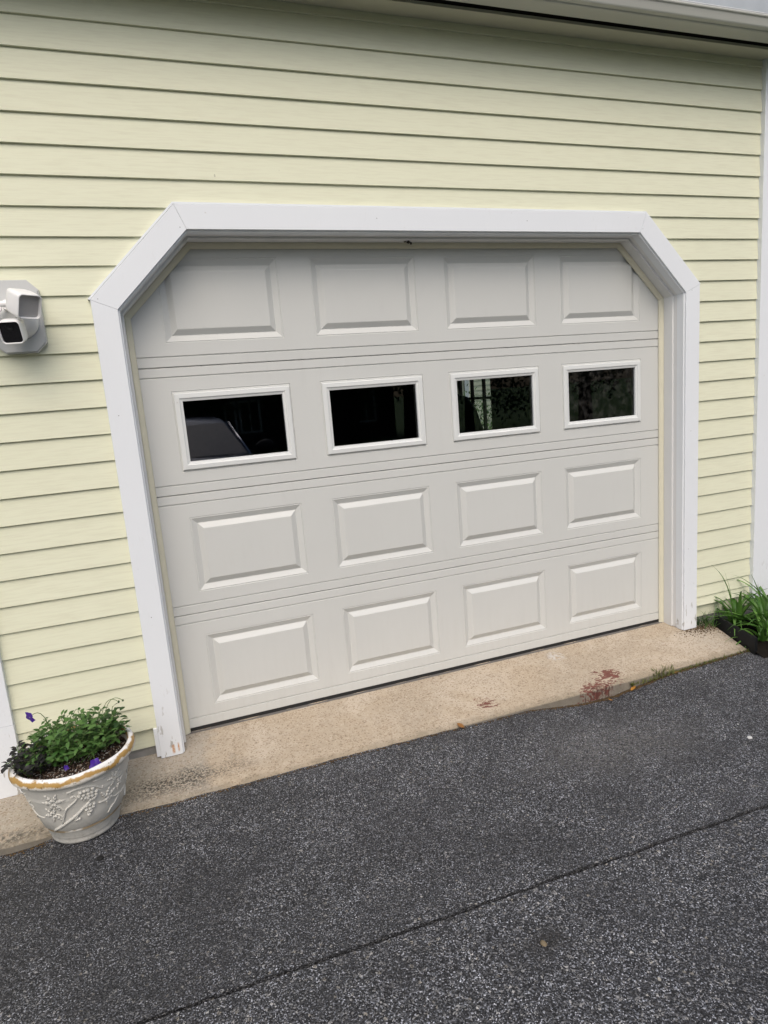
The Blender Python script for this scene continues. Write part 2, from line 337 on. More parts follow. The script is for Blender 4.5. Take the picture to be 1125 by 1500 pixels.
# ------------------------------------------------------------------ mesh helpers
class MB:
    def __init__(s): s.v = []; s.f = []
    def vert(s, p): s.v.append(tuple(p)); return len(s.v) - 1
    def face(s, pts):
        i = len(s.v); s.v += [tuple(p) for p in pts]; s.f.append(tuple(range(i, i + len(pts))))
    def box(s, x0, x1, y0, y1, z0, z1):
        i = len(s.v)
        s.v += [(x, y, z) for z in (z0, z1) for y in (y0, y1) for x in (x0, x1)]
        for q in ((0, 2, 3, 1), (4, 5, 7, 6), (0, 1, 5, 4), (2, 6, 7, 3), (0, 4, 6, 2), (1, 3, 7, 5)): s.f.append(tuple(i + k for k in q))
    def prism(s, poly, y0, y1):
        """polygon of (x,z) extruded between y0 (front) and y1; counter-clockwise seen from -y"""
        n = len(poly); i = len(s.v)
        s.v += [(x, y0, z) for x, z in poly] + [(x, y1, z) for x, z in poly]
        s.f.append(tuple(range(i, i + n))); s.f.append(tuple(range(i + 2 * n - 1, i + n - 1, -1)))
        for k in range(n): s.f.append((i + (k + 1) % n, i + k, i + n + k, i + n + (k + 1) % n))
    def strip(s, rows, close=False):
        """grid of points: rows x cols"""
        i = len(s.v); n = len(rows[0])
        for r in rows: s.v += [tuple(p) for p in r]
        for a in range(len(rows) - 1):
            for b in range(n - 1 + (1 if close else 0)):
                c = (b + 1) % n; s.f.append((i + a * n + b, i + a * n + c, i + (a + 1) * n + c, i + (a + 1) * n + b))
    def tube(s, pts, rads, seg=8, cap=True):
        pts = [Vector(p) for p in pts]
        if isinstance(rads, (int, float)): rads = [rads] * len(pts)
        rows = []; up = Vector((0.13, .21, 1)).normalized(); last = None
        for k, p in enumerate(pts):
            d = (pts[min(k + 1, len(pts) - 1)] - pts[max(k - 1, 0)])
            d = d.normalized() if d.length > 1e-9 else Vector((0, 0, 1))
            a = (last - d * last.dot(d)) if last is not None else d.cross(up)
            if a.length < 1e-5: a = d.cross(Vector((1, 0, 0)))
            a.normalize(); last = a; b = d.cross(a)
            rows.append([p + (a * math.cos(q) + b * math.sin(q)) * rads[k] for q in [2 * math.pi * j / seg for j in range(seg)]])
        s.strip(rows, True)
        if cap:
            i = len(s.v) - len(rows) * seg
            s.f.append(tuple(reversed(range(i, i + seg)))); s.f.append(tuple(range(i + (len(rows) - 1) * seg, i + len(rows) * seg)))
    def lathe(s, prof, seg=48, c=(0, 0, 0)):
        s.strip([[(c[0] + r * math.cos(2 * math.pi * j / seg), c[1] + r * math.sin(2 * math.pi * j / seg), c[2] + z) for j in range(seg)] for r, z in prof], True)
    def blob(s, c, r, sub=1, jit=0):
        bm = bmesh.new(); bmesh.ops.create_icosphere(bm, subdivisions=sub, radius=1)
        r = Vector(r) if not isinstance(r, (int, float)) else Vector((r, r, r)); i = len(s.v)
        bm.verts.ensure_lookup_table()
        for v in bm.verts:
            k = 1 + (rnd.random() - .5) * jit
            s.v.append((c[0] + v.co.x * r.x * k, c[1] + v.co.y * r.y * k, c[2] + v.co.z * r.z * k))
        for f in bm.faces: s.f.append(tuple(i + v.index for v in f.verts))
        bm.free()
    def xform(s, mat, start=0):
        for k in range(start, len(s.v)): s.v[k] = tuple(mat @ Vector(s.v[k]))
    def build(s, name, mat, parent=None, smooth=False, angle=None):
        me = bpy.data.meshes.new(name); me.from_pydata(s.v, [], s.f); me.materials.append(mat); me.update()
        if smooth:
            me.polygons.foreach_set('use_smooth', [True] * len(me.polygons))
            if angle: me.set_sharp_from_angle(angle=math.radians(angle))
        o = bpy.data.objects.new(name, me); COL.objects.link(o)
        if parent: o.parent = parent
        return o

def tag(o, label=None, cat=None, group=None, kind=None):
    if label: o['label'] = label
    if cat: o['category'] = cat
    if group: o['group'] = group
    if kind: o['kind'] = kind
    return o
def empty(name, loc, label, cat, group=None):
    o = bpy.data.objects.new(name, None); COL.objects.link(o); o.location = loc; o.empty_display_size = .1
    return tag(o, label, cat, group)
def smooth(a, b, x):
    t = max(0, min(1, (x - a) / (b - a))); return t * t * (3 - 2 * t)
def interp(x, pts):
    if x <= pts[0][0]: return pts[0][1]
    for (a, u), (b, v) in zip(pts, pts[1:]):
        if x <= b: return u + (v - u) * (x - a) / (b - a)
    return pts[-1][1]
def nz(x, y, z=0): return mnoise.noise(Vector((x, y, z)))

# ------------------------------------------------------------------ ground
LIP = [(-1.2, -.083), (-.80, -.078), (-.68, -.056), (-.64, -.0495), (-.5, -.0495), (-.3, -.0535), (.6, -.0535), (.82, -.056), (.95, -.062), (1.27, -.066), (1.45, -.090), (1.6, -.106), (1.75, -.108), (1.9, -.090), (2.08, -.070), (2.3, -.062), (2.6, -.058), (3, -.062)]
def zdrive(x, y):
    base = -.088 - .012 * smooth(-1.0, -2.0, y)
    if y < -1.6: base -= .062 * min(-1.6 - y, 6.4) 
    w = smooth(-1.0, -.52, y) ** 1.6
    return base + (interp(x, LIP) - base) * w + .0035 * nz(x * 3, y * 3) + .0012 * nz(x * 14, y * 14, 3)
def ycrack(x): return -1.343 - .024 * (x - .65)
YB = [(-1.2, -.435), (3, -.435)]
def ybound(x): return interp(x, YB) + .004 * nz(x * 4, 21) + .0025 * nz(x * 17, 5) + .0025 * nz(x * 55, 8)
def zslab(x, y): return -.012 + .082 * min(y, 0)
def grid(name, mat, xs, rowfn, nrow, skirt=None):
    b = MB(); rows = []
    for k in range(nrow): rows.append([(x, rowfn(x, k / (nrow - 1)), 0) for x in xs])
    rows = [[(x, y, zdrive(x, y)) for x, y, _ in r] for r in rows]
    if skirt == 'front':
        rows.append([(x, y + .004, z - .05) for x, y, z in rows[-1]])
    if skirt == 'front': rows.insert(0, [(x, y + .012, z - .05) for x, y, z in rows[0]])
    if skirt == 'back': rows.append([(x, y - .012, z - .05) for x, y, z in rows[-1]])
    b.strip(rows); o = b.build(name, mat, None, True, 50); tag(o, kind='structure'); return o
xs = [-4 + .0] + list(np.arange(-3, -1.2, .15)) + list(np.arange(-1.2, 3.3, .0125)) + list(np.arange(3.3, 6.1, .3))
gap = lambda x: .0064 + .0026 * nz(x * 23, 4) + .0016 * nz(x * 70, 9) + .003 * max(0, nz(x * 5, 7))
wob = lambda x: .005 * nz(x * 6, 11) + .003 * nz(x * 19, 2)
grid('driveway_asphalt', M['asphalt_near'], xs, lambda x, t: (ycrack(x) + wob(x) + gap(x)) * (1 - t) + ybound(x) * t, 70, 'front')
xs2 = [-5] + list(np.arange(-3, -1.2, .2)) + list(np.arange(-1.2, 3.0, .0125)) + list(np.arange(3.0, 6.1, .3))
grid('driveway_asphalt', M['asphalt_far'], xs2, lambda x, t: -15 + (ycrack(x) + wob(x) - gap(x) + 15) * (1 - (1 - t) ** 3), 40, 'back')
b = MB(); b.strip([[(x, ycrack(x) + d, zdrive(x, -1.35) - .048) for x in (-5, 0, 3, 6)] for d in (-.06, .06)])
tag(b.build('driveway_base', M['tar']), kind='structure')
# lawn / terrain sheet to the horizon
gx = [-600, -120, -40, -15, -6, -3, 0, 3, 6, 9, 15, 40, 120, 600]; gy = [-600, -150, -60, -30, -22, -16, -12, -9, -7, -5, -3.5, -2.4, -1.6, -.8, 0, 6, 15, 60, 600]
def zg(x, y): return -.135 - (.062 * min(-1.6 - y, 6.4) if y < -1.6 else 0) - (.0 if y > -12 else .004 * min(-12 - y, 60))
b = MB(); b.strip([[(x, y, zg(x, y)) for x in gx] for y in gy]); tag(b.build('lawn_ground', M['grass']), kind='structure')

# concrete apron in front of the door
b = MB(); ys = list(np.linspace(.12, -.437, 24)); xsl = list(np.arange(-2.2, -1, .2)) + list(np.arange(-1.0, 2.58, .0125))
def xend(y): return 2.60 + (y + .46) * .27
rows = []
edge_y = lambda x: -.455 + .003 * nz(x * 5, 1) + .003 * nz(x * 22, 5) + .010 * max(0, nz(x * 9, 8) - .3)
for y in ys: rows.append([(x + (xend(y) - 2.575) * smooth(1.9, 2.575, x), y, zslab(x, y) + .0012 * nz(x * 9, y * 9)) for x in xsl])
top = rows[-1]
rows.append([(x, edge_y(x) + .007, zslab(x, edge_y(x) + .007) - .001) for x, _, _ in top])
rows.append([(x, edge_y(x), zslab(x, edge_y(x)) - .007 + .002 * nz(x * 40, 3)) for x, _, _ in top])
rows.append([(x, edge_y(x) + .002 + .003 * nz(x * 30, 6), -.085) for x, _, _ in top])
rows.append([(x, edge_y(x) + .002, -.16) for x, _, _ in top])
b.strip(rows)
b.strip([[(rows[k][-1][0], rows[k][-1][1], rows[k][-1][2]) for k in range(len(ys) + 2)], [(rows[k][-1][0], rows[k][-1][1], -.16) for k in range(len(ys) + 2)]])
tag(b.build('concrete_apron', M['slab'], None, True, 40), kind='structure')
b = MB(); n = 26
b.strip([[(2.55 + 1.5 * i / n, -.085 - .56 * j / 14, -.055 + .02 * math.sin(math.pi * j / 14) - .05 * smooth(.8, 1, j / 14) + .012 * nz(i * .9, j * .9, 5) + .010 * nz(i * 2.1, j * 2.1, 2)) for i in range(n + 1)] for j in range(15)])
b.v = [(max(x, xend(max(y, -.5)) + .004), y, z) for x, y, z in b.v]
tag(b.build('planting_bed', M['mulch'], None, True), kind='structure')

# ------------------------------------------------------------------ the garage
G = empty('garage', (0, 0, 0), 'pale yellow clapboard garage with a wide overhead door set in white trim', 'garage')
EXPO = .10345; Z0 = .1125; EAVE = 2.94
XL, XR = -.85, 2.985
def shear(z): return 0
# opening path: offset d>0 goes inwards
OL, OR, OT, OS = -.246, 2.477, 2.101, 1.813
def path(d, zb=-.03):
    k = .41421 * d; c = OL + (OT - OS)
    return [(OL + d, zb), (OL + d, OS - k), (c + k, OT - d), (OR - (OT - OS) - k, OT - d), (OR - d, OS - k), (OR - d, zb)]
def sweep(b, prof, zb=-.03, segs=range(5)):
    P = [[(x, y, z) for x, z in path(d, zb)] for d, y in prof]
    for s in segs:
        b.strip([[p[s], p[s + 1]] for p in P])
# siding: every course a wedge board, split round the opening
b = MB(); NC = 28; rs = random.Random(3)
def course(x0b, x1b, x0t, x1t, zb, zt, yb=-.137, yt=-.1268):
    n = max(2, int((x1b - x0b) / .12)); ph = rs.random() * 50
    def row(xa, xb, y, z, w): return [(xa + (xb - xa) * i / n, y + w * .0012 * nz((xa + (xb - xa) * i / n) * 2.2, z * 7, ph), z + w * .0011 * nz((xa + (xb - xa) * i / n) * 1.4, ph, z)) for i in range(n + 1)]
    lo = row(x0b, x1b, yb, zb, 1); under = [(x, y + .0105, z + .0002) for x, y, z in lo]; lo2 = [(x, y - .0002, z + .0012) for x, y, z in lo]
    lo = [(x, y + .0012, z) for x, y, z in lo]
    b.strip([row(x0t, x1t, yt, zt + .006, 0), lo2, lo, under])
CH = lambda z: (OL - .045) + (z - (OS + .0186)) if z > OS + .0186 else OL - .045   # mid-trim line on the left
for k in range(NC):
    zb = Z0 + k * EXPO; zt = min(zb + EXPO, EAVE + .01)
    xr0, xl0 = XR + .004, XL - .004
    if zb < OT + .02:
        f = lambda z: OL - .045 if z < OS + .0186 else OL - .045 + min(z - OS - .0186, .30)
        course(xl0, f(zb), xl0, f(zt), zb, zt)
        cx = OL + OR
        if k == 0:
            course(cx - f(zb), xr0, cx - f(zt), xr0, zb - .018, zb + .036); course(cx - f(zb), xr0, cx - f(zt), xr0, zb + .036, zt)
        else: course(cx - f(zb), xr0, cx - f(zt), xr0, zb, zt)
    else: course(xl0, xr0, xl0, xr0, zb, zt)
b.build('siding', M['siding'], G, True, 25)
# sheathing behind the boards and the plain parts of the walls that continue out of view
b = MB()
b.box(-3.2, OL - .06, -.112, -.02, .02, 3.0); b.box(OR + .06, 3.10, -.112, -.02, .02, 3.0); b.box(OL - .06, OR + .06, -.112, -.02, OT + .06, 3.0)
b.prism([(OL - .06, OS), (OL + .24, OT + .06), (OL - .06, OT + .06)], -.112, -.02); b.prism([(OR + .06, OS), (OR + .06, OT + .06), (OR - .24, OT + .06)], -.112, -.02)
b.build('wall', M['siding'], G)
b = MB(); b.box(-3.2, OL - .10, -.104, -.03, -.2, .10); b.build('foundation', M['foundation'], G); b = MB(); b.box(OR + .0, 3.11, -.104, -.03, -.2, .10); b.build('foundation', M['foundation'], G)
# corner boards
b = MB(); b.box(XR, 3.115, -.156, -.10, .075, EAVE); b.build('corner_board', M['trim'], G)
b = MB(); b.box(-1.0, XL, -.157, -.10, .268, EAVE); b.box(-1.003, XL + .001, -.158, -.10, -.032, .2665); b.build('corner_board', M['trim'], G)
# casing round the door: flashing strip, five boards, stop, vinyl seal
b = MB(); sweep(b, [(-.0995, -.12), (-.0995, -.150), (-.0925, -.150), (-.0925, -.125)], OS, range(1, 4))
cas = b.build('door_casing', M['trim'], G)
b = MB(); b.box(OL - .106, OL - .0910, -.150, -.115, -.014, .112); b.build('casing_foot', M['trim'], cas)
P0 = [-.0905, -.0895, -.001, 0]
for s in range(5):
    bb = MB(); prof = [(-.0905, -.11), (-.0905, -.1540), (-.0893, -.1555), (-.0012, -.1555), (0, -.1540), (0, -.146), (.0055, -.144), (.0055, -.10)]
    rows = []
    for d, y in prof:
        p = path(d, -.022 if s == 0 else -.020); a, c = Vector((p[s][0], y, p[s][1])), Vector((p[s + 1][0], y, p[s + 1][1]))
        u = (c - a).normalized() * .0005
        rows.append([a + (u if s > 0 else u * 0), c - (u if s < 4 else u * 0)])
    bb.strip(rows)
    for e in (0, 1): bb.face([r[e] for r in rows] if e == 0 else [r[e] for r in reversed(rows)])
    bb.build('casing_board', M['trim'], cas)
for x, z in NAILS: bn = MB(); bn.blob((x, -.1553, z), (.0028, .0008, .0022), 1, .3); bn.build('nail_head', M['stone_nail'], cas)
b = MB(); sweep(b, [(.0050, -.13), (.0050, -.078), (.0058, -.077), (.0135, -.0765), (.0145, -.0755), (.0145, -.0125), (.0145, .08)], -.016)
b.build('door_stop', M['stop'], G)
b = MB(); sweep(b, [(.0147, -.0165), (.0165, -.0180), (.022, -.0172), (.034, -.0110), (.0378, -.0065), (.0385, -.0030), (.036, -.002)], -.014)
b.build('weather_strip', M['cream'], G, True, 40)
# small dark mud dauber / nail on the header stop
b = MB(); b.blob((1.0, -.052, OT - .021), (.011, .008, .008), 1, .5); b.blob((1.010, -.056, OT - .028), (.005, .005, .007), 1, .4); b.blob((.984, -.05, OT - .0195), (.009, .004, .003), 1, .4)
tag(b.build('mud_nest', M['darkwood_shade']), 'tiny dark mud nest stuck under the white header above the garage door', 'nest')

# ---- overhead door: four sections
D = bpy.data.objects.new('garage_door', None); COL.objects.link(D); D.parent = G; D.empty_display_size = .1
H = .533; DX0, DX1 = -.255, 2.486
PX0, PP, PW, PT, PH = -.0864, .6371, .4914, .1031, .331
def section(k, window):
    z0, z1 = k * H, (k + 1) * H
    b = MB(); zpt = z1 - PT; zpb = zpt - PH; e = .0012
    # profile up the section: (z, y)
    prof = [(z0 + e, .03), (z0 + e, .004), (z0 + .004, .0005)]
    if k == 0: prof = [(z0 + .004, .03), (z0 + .004, .002), (z0 + .006, 0)]
    def groove(z): return [(z - .0030, 0), (z - .0024, .0045), (z + .0006, .0048), (z + .0050, .0)]
    gb = z0 + (.0415 if k else .0465)
    low = prof + groove(gb) + [(zpb - .02, 0)]
    high = [(zpt + .02, 0)] + groove(z1 - .0415) + [(z1 - .003, 0), (z1 - e, .003), (z1 - e, .03)]
    for pr in (low, high): b.strip([[(DX0, y, z) for z, y in pr], [(DX1, y, z) for z, y in pr]])
    za, zb = zpb - .02, zpt + .02
    xsn = DX0
    for i in range(4):
        x0 = PX0 + i * PP; x1 = x0 + PW
        b.face([(xsn, 0, za), (x0 - .02, 0, za), (x0 - .02, 0, zb), (xsn, 0, zb)])
        xsn = x1 + .02
        if window: rings = [(-.02, 0), (-.0055, 0), (-.0035, .0022), (-.0015, .0022), (.0005, 0), (.03, 0), (.03, .03)]
        else: rings = [(-.02, 0), (-.0015, 0), (-.0003, .0024), (.0017, .0024), (.004, .0012), (.0262, .0116), (.0290, .0119), (.0510, -.0008), (.0535, -.0016)]
        q = [[(x0 + d, y, zpb + d), (x1 - d, y, zpb + d), (x1 - d, y, zpt - d), (x0 + d, y, zpt - d)] for d, y in rings]
        b.strip(q, True)
        if not window: b.face(q[-1])
    b.face([(xsn, 0, za), (DX1, 0, za), (DX1, 0, zb), (xsn, 0, zb)])
    return b
for k in range(4): section(k, k == 2).build('door_section', M['door'], D)
# door back skin (inside), with openings for the windows
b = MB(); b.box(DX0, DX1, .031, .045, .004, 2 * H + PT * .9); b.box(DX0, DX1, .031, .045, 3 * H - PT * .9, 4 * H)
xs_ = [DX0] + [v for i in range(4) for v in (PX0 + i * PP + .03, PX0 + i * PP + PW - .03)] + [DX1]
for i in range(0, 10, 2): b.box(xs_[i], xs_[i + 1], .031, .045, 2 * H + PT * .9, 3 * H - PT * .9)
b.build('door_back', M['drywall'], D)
b = MB(); b.box(DX0, DX1, .001, .04, -.012, .004); b.tube([(DX0, .012, -.008), (DX1, .012, -.008)], .009, 10); b.build('bottom_seal', M['rubber'], D, True, 40)
for i in range(4):
    x0 = PX0 + i * PP + .0019; z1 = 3 * H - .1081; w, h = .489, .3209
    x1, z0 = x0 + w, z1 - h
    prof = [(0, .0002), (.0, -.006), (.0025, -.0082), (.0190, -.0092), (.0215, -.0080), (.0235, -.0055), (.0330, -.0030), (.0338, .010), (.0338, .028)]
    b = MB(); b.strip([[(x0 + d, y, z0 + d), (x1 - d, y, z0 + d), (x1 - d, y, z1 - d), (x0 + d, y, z1 - d)] for d, y in prof], True)
    b.build('window_frame', M['winframe'], D)
    b = MB(); b.face([(x0 + .0335, .006, z0 + .0335), (x1 - .0335, .006, z0 + .0335), (x1 - .0335, .006, z1 - .0335), (x0 + .0335, .006, z1 - .0335)])
    b.build('window_pane', M['hazeglass' if i == 3 else 'glass'], D)

# ---- eave: soffit, dark gap, gutter
b = MB(); b.box(-3.4, 3.5, -.222, -.02, EAVE, EAVE + .012); b.build('soffit', M['soffit'], G)
b = MB(); b.box(-3.4, 3.5, -.30, -.262, EAVE + .030, EAVE + .10); b.box(-3.4, 3.5, -.262, -.215, EAVE + .045, EAVE + .09); b.box(-3.4, 3.5, -.2145, -.20, EAVE + .0125, EAVE + .10); b.build('fascia', M['darkwood_shade'], G)  # near black for the shade in the gap; rear board closes off sky
b = MB(); gp = [(-.268, EAVE + .03), (-.268, EAVE + .001), (-.271, EAVE - .002), (-.340, EAVE - .003), (-.346, EAVE - .001), (-.349, EAVE + .004), (-.358, EAVE + .0055), (-.3655, EAVE + .007), (-.3685, EAVE + .011), (-.378, EAVE + .038), (-.3835, EAVE + .042), (-.3850, EAVE + .046), (-.384, EAVE + .050), (-.377, EAVE + .050)]
b.strip([[(x, y, z) for y, z in gp] for x in (-3.4, 3.55)]); b.face([(3.55, y, z) for y, z in gp])
gut = b.build('gutter', M['gutter'], G)
b = MB(); b.tube([(-3.4, -.3795, EAVE + .0535), (3.55, -.3795, EAVE + .0535)], .0048, 10); b.build('gutter_rim', M['stop'], gut, True)
b = MB(); b.strip([[(x, -.357 + .026 * math.cos(a), EAVE + .050 + .125 * math.sin(a)) for a in np.linspace(3.12, .6, 12)] for x in (-3.4, 3.55)])
b.build('gutter_guard', M['steel'], gut, True)
b = MB(); s_ = .42
b.strip([[(x, -.355, EAVE + .102), (x, 2.9, EAVE + .098 + 3.28 * s_), (x, 6.2, EAVE + .098)] for x in (-3.5, 3.6)])
b.strip([[(x, -.355, EAVE + .096), (x, 2.9, EAVE + .085 + 3.28 * s_), (x, 6.2, EAVE + .085)] for x in (-3.5, 3.6)])
b.build('roof', M['roof'], G)
# ---- other walls and the dim inside, seen through the glass
b = MB()
b.box(-3.2, -3.1, -.02, 6.0, -.1, 3.0); b.box(-3.2, 3.1, 5.9, 6.0, -.1, 3.0)
WY0, WY1, WZ0, WZ1 = 2.84, 3.66, .86, 1.76
b.box(3.0, 3.1, -.02, WY0, -.1, 3.0); b.box(3.0, 3.1, WY1, 5.9, -.1, 3.0); b.box(3.0, 3.1, WY0, WY1, -.1, WZ0); b.box(3.0, 3.1, WY0, WY1, WZ1, 3.0)
b.build('side_wall', M['siding'], G)
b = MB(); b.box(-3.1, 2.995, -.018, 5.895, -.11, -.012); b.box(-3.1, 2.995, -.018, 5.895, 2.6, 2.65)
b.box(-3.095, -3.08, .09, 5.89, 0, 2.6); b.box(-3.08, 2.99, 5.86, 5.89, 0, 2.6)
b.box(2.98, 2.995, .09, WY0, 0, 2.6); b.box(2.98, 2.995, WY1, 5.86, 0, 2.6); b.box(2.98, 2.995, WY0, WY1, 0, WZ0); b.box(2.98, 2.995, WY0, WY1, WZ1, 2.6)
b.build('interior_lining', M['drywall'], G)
b = MB()
for y in (WY0 + .012, WY0 + .27, WY0 + .53, WY1 - .012): b.box(3.04, 3.07, y - .014, y + .014, WZ0, WZ1)
for z in (WZ0 + .015, 1.31, WZ1 - .015): b.box(3.043, 3.073, WY0, WY1, z - .014, z + .014)
sw = b.build('side_window', M['darkwood_shade'], G)
b = MB(); b.face([(3.055, WY0, WZ0), (3.055, WY0, WZ1), (3.055, WY1, WZ1), (3.055, WY1, WZ0)]); b.build('window_pane', M['clearglass'], sw)
# unidentified black bulk, shaped to give a silhouette before the side window
b = MB(); rows = []
for j in range(13):
    u = j / 12; rr = []
    for i in range(25):
        a = math.pi * 2 * i / 24; hh = interp(u, [(0, 0), (.55, .72), (.8, 1.1), (1, 1.16)]); r = interp(u, [(0, 1), (.5, .92), (.8, .55), (1, .02)])
        rr.append((2.40 + r * .36 * math.cos(a) + .03 * nz(a * 2, u * 5), 2.52 + r * .62 * math.sin(a) + .1 * hh, -.012 + 1.22 * hh + .03 * nz(a, u * 3, 4)))
    rows.append(rr)
b.strip(rows)
tag(b.build('dark_bulk', M['blackplastic'], None, True), 'dark silhouetted bulk inside the garage in front of the small side window', 'dark shape')

# ------------------------------------------------------------------ wall mounted floodlight camera
F = empty('security_light', (-.589, -.14, 1.797), 'white twin floodlight with a black faced camera on an octagonal wall plate', 'security light')
def rbox(b, w, h, dep, r=.35, taper=.86, seg=5, bulge=0.0):
    """rounded-square body; front face at y=0 looking to -y, back at +dep"""
    def ring(s, y):
        pts = []; rr = r * min(w, h) / 2 * s
        for cx, cz, a0 in ((1, -1, -90), (1, 1, 0), (-1, 1, 90), (-1, -1, 180)):
            for k in range(seg + 1):
                a = math.radians(a0 + 90 * k / seg); pts.append((cx * (w / 2 * s - rr) + rr * math.cos(a), y, cz * (h / 2 * s - rr) + rr * math.sin(a)))
        return pts
    return ring
def head(name, loc, rot, w, h, dep, facemat, hood, lensr=None):
    b = MB(); R_ = rbox(b, w, h, dep); 
    rows = [R_(.86, .010), R_(.89, .001), R_(.93, -.003 - hood), R_(.985, -.002 - hood), R_(1.0, .004), R_(1.0, dep * .55), R_(.93, dep * .85), R_(.75, dep * .98)]
    b.strip(rows, True); b.face(list(reversed(rows[-1])))
    mat4 = Matrix.Translation(loc) @ Euler(rot).to_matrix().to_4x4(); b.xform(mat4)
    o = b.build(name, M['plastic'], F, True, 40)
    b = MB(); rr = R_(.88, .003); b.face(rr); b.xform(mat4); b.build('lamp_lens' if name == 'lamp_head' else 'camera_face', facemat, o)
    if lensr:
        b = MB()
        b.lathe([(lensr * 1.35, .0), (lensr * 1.35, .0014), (lensr * .95, .0018), (lensr * .8, .0006), (.0001, .0004)], 20)
        b.xform(Matrix.Rotation(math.radians(90), 4, 'X')); b.xform(Matrix.Translation((0, .0035, h * .24))); b.xform(mat4)
        b.build('camera_lens', M['blackplastic'], o, True)
    return o
b = MB(); oc = [(-.085, -.094), (-.052, -.127), (.050, -.127), (.085, -.094), (.085, .094), (.052, .127), (-.052, .127), (-.085, .094)]
b.prism(oc, -.020, .012); b.prism([(x * .955, z * .97) for x, z in oc], -.0265, -.019); b.build('wall_plate', M['plate'], F)
b = MB(); b.lathe([(.064, 0), (.064, .012), (.060, .020), (.045, .030), (.025, .036), (.0001, .037)], 36); b.xform(Matrix.Translation((.008, -.026, -.015)) @ Matrix.Rotation(math.radians(90), 4, 'X')); b.build('base_dome', M['plastic'], F, True, 50)
b = MB(); b.tube([(-.012, -.055, .028), (-.012, -.085, .034)], .018, 14); b.tube([(-.052, -.085, .036), (.03, -.085, .036)], .0105, 12)
for x in (-.036, .012): b.tube([(x, -.085, .036), (x + (.018 if x > -.01 else -.018), -.095, .022)], [.011, .012], 12); b.tube([(x - .002, -.108, .018), (x - .002, -.094, .018)], .011, 12)
b.build('lamp_arm', M['plastic'], F, True, 40)
for x in (-.038, .010): b = MB(); b.tube([(x, -.1095, .018), (x, -.107, .018)], .0045, 8); b.build('hinge_screw', M['darkwood_shade'], F)
head('lamp_head', (.066, -.165, .013), (math.radians(24), 0, math.radians(36)), .080, .084, .088, M['lens'], .007)
head('lamp_head', (-.120, -.160, .014), (math.radians(24), 0, math.radians(-38)), .072, .078, .088, M['lens'], .007)
head('camera_head', (-.004, -.152, -.070), (math.radians(20), 0, math.radians(-10)), .072, .078, .064, M['blackgloss'], .0, .010)
b = MB(); b.tube([(-.002, -.055, -.030), (.0, -.10, -.052)], [.022, .018], 14); b.build('camera_arm', M['plastic'], F, True)

# ------------------------------------------------------------------ flower pot with relief
PC = Vector((-.606, -.445, -.0475))
pot = empty('flower_pot', PC, 'chipped white pot with raised grapevine relief and gold brown worn rim', 'flower pot')
rb = lambda h: .118 + .26 * h
b = MB()
prof = [(.0005, 0), (.108, 0), (.1145, .004), (.1165, .012), (.117, .0225), (.1185, .0245), (.1215, .030), (.1260, .052), (.1310, .0585), (.1335, .0625), (.1325, .068), (rb(.074), .072), (rb(.12), .12), (rb(.18), .18), (rb(.24), .24), (rb(.256), .256),
        (.1895, .2615), (.1990, .2645), (.2055, .271), (.2075, .2790), (.2060, .288), (.2020, .296), (.1965, .3005), (.1895, .3015), (.1850, .2985), (.1825, .291), (.178, .25), (.172, .20), (.0005, .19)]
b.lathe(prof, 72)
b.v = [(x * (1 + .006 * nz(math.atan2(y, x) * 2, z * 9, 1)), y * (1 + .006 * nz(math.atan2(y, x) * 2, z * 9, 1)), z + (.0025 * nz(math.atan2(y, x) * 1.7, 3) if z > .25 else 0)) for x, y, z in b.v]
b.build('pot_body', M['pot'], pot, True, 60)
def on(th, h, out=0.0):
    a = math.radians(th); r = rb(h) + out; return (r * math.sin(a), -r * math.cos(a), h)
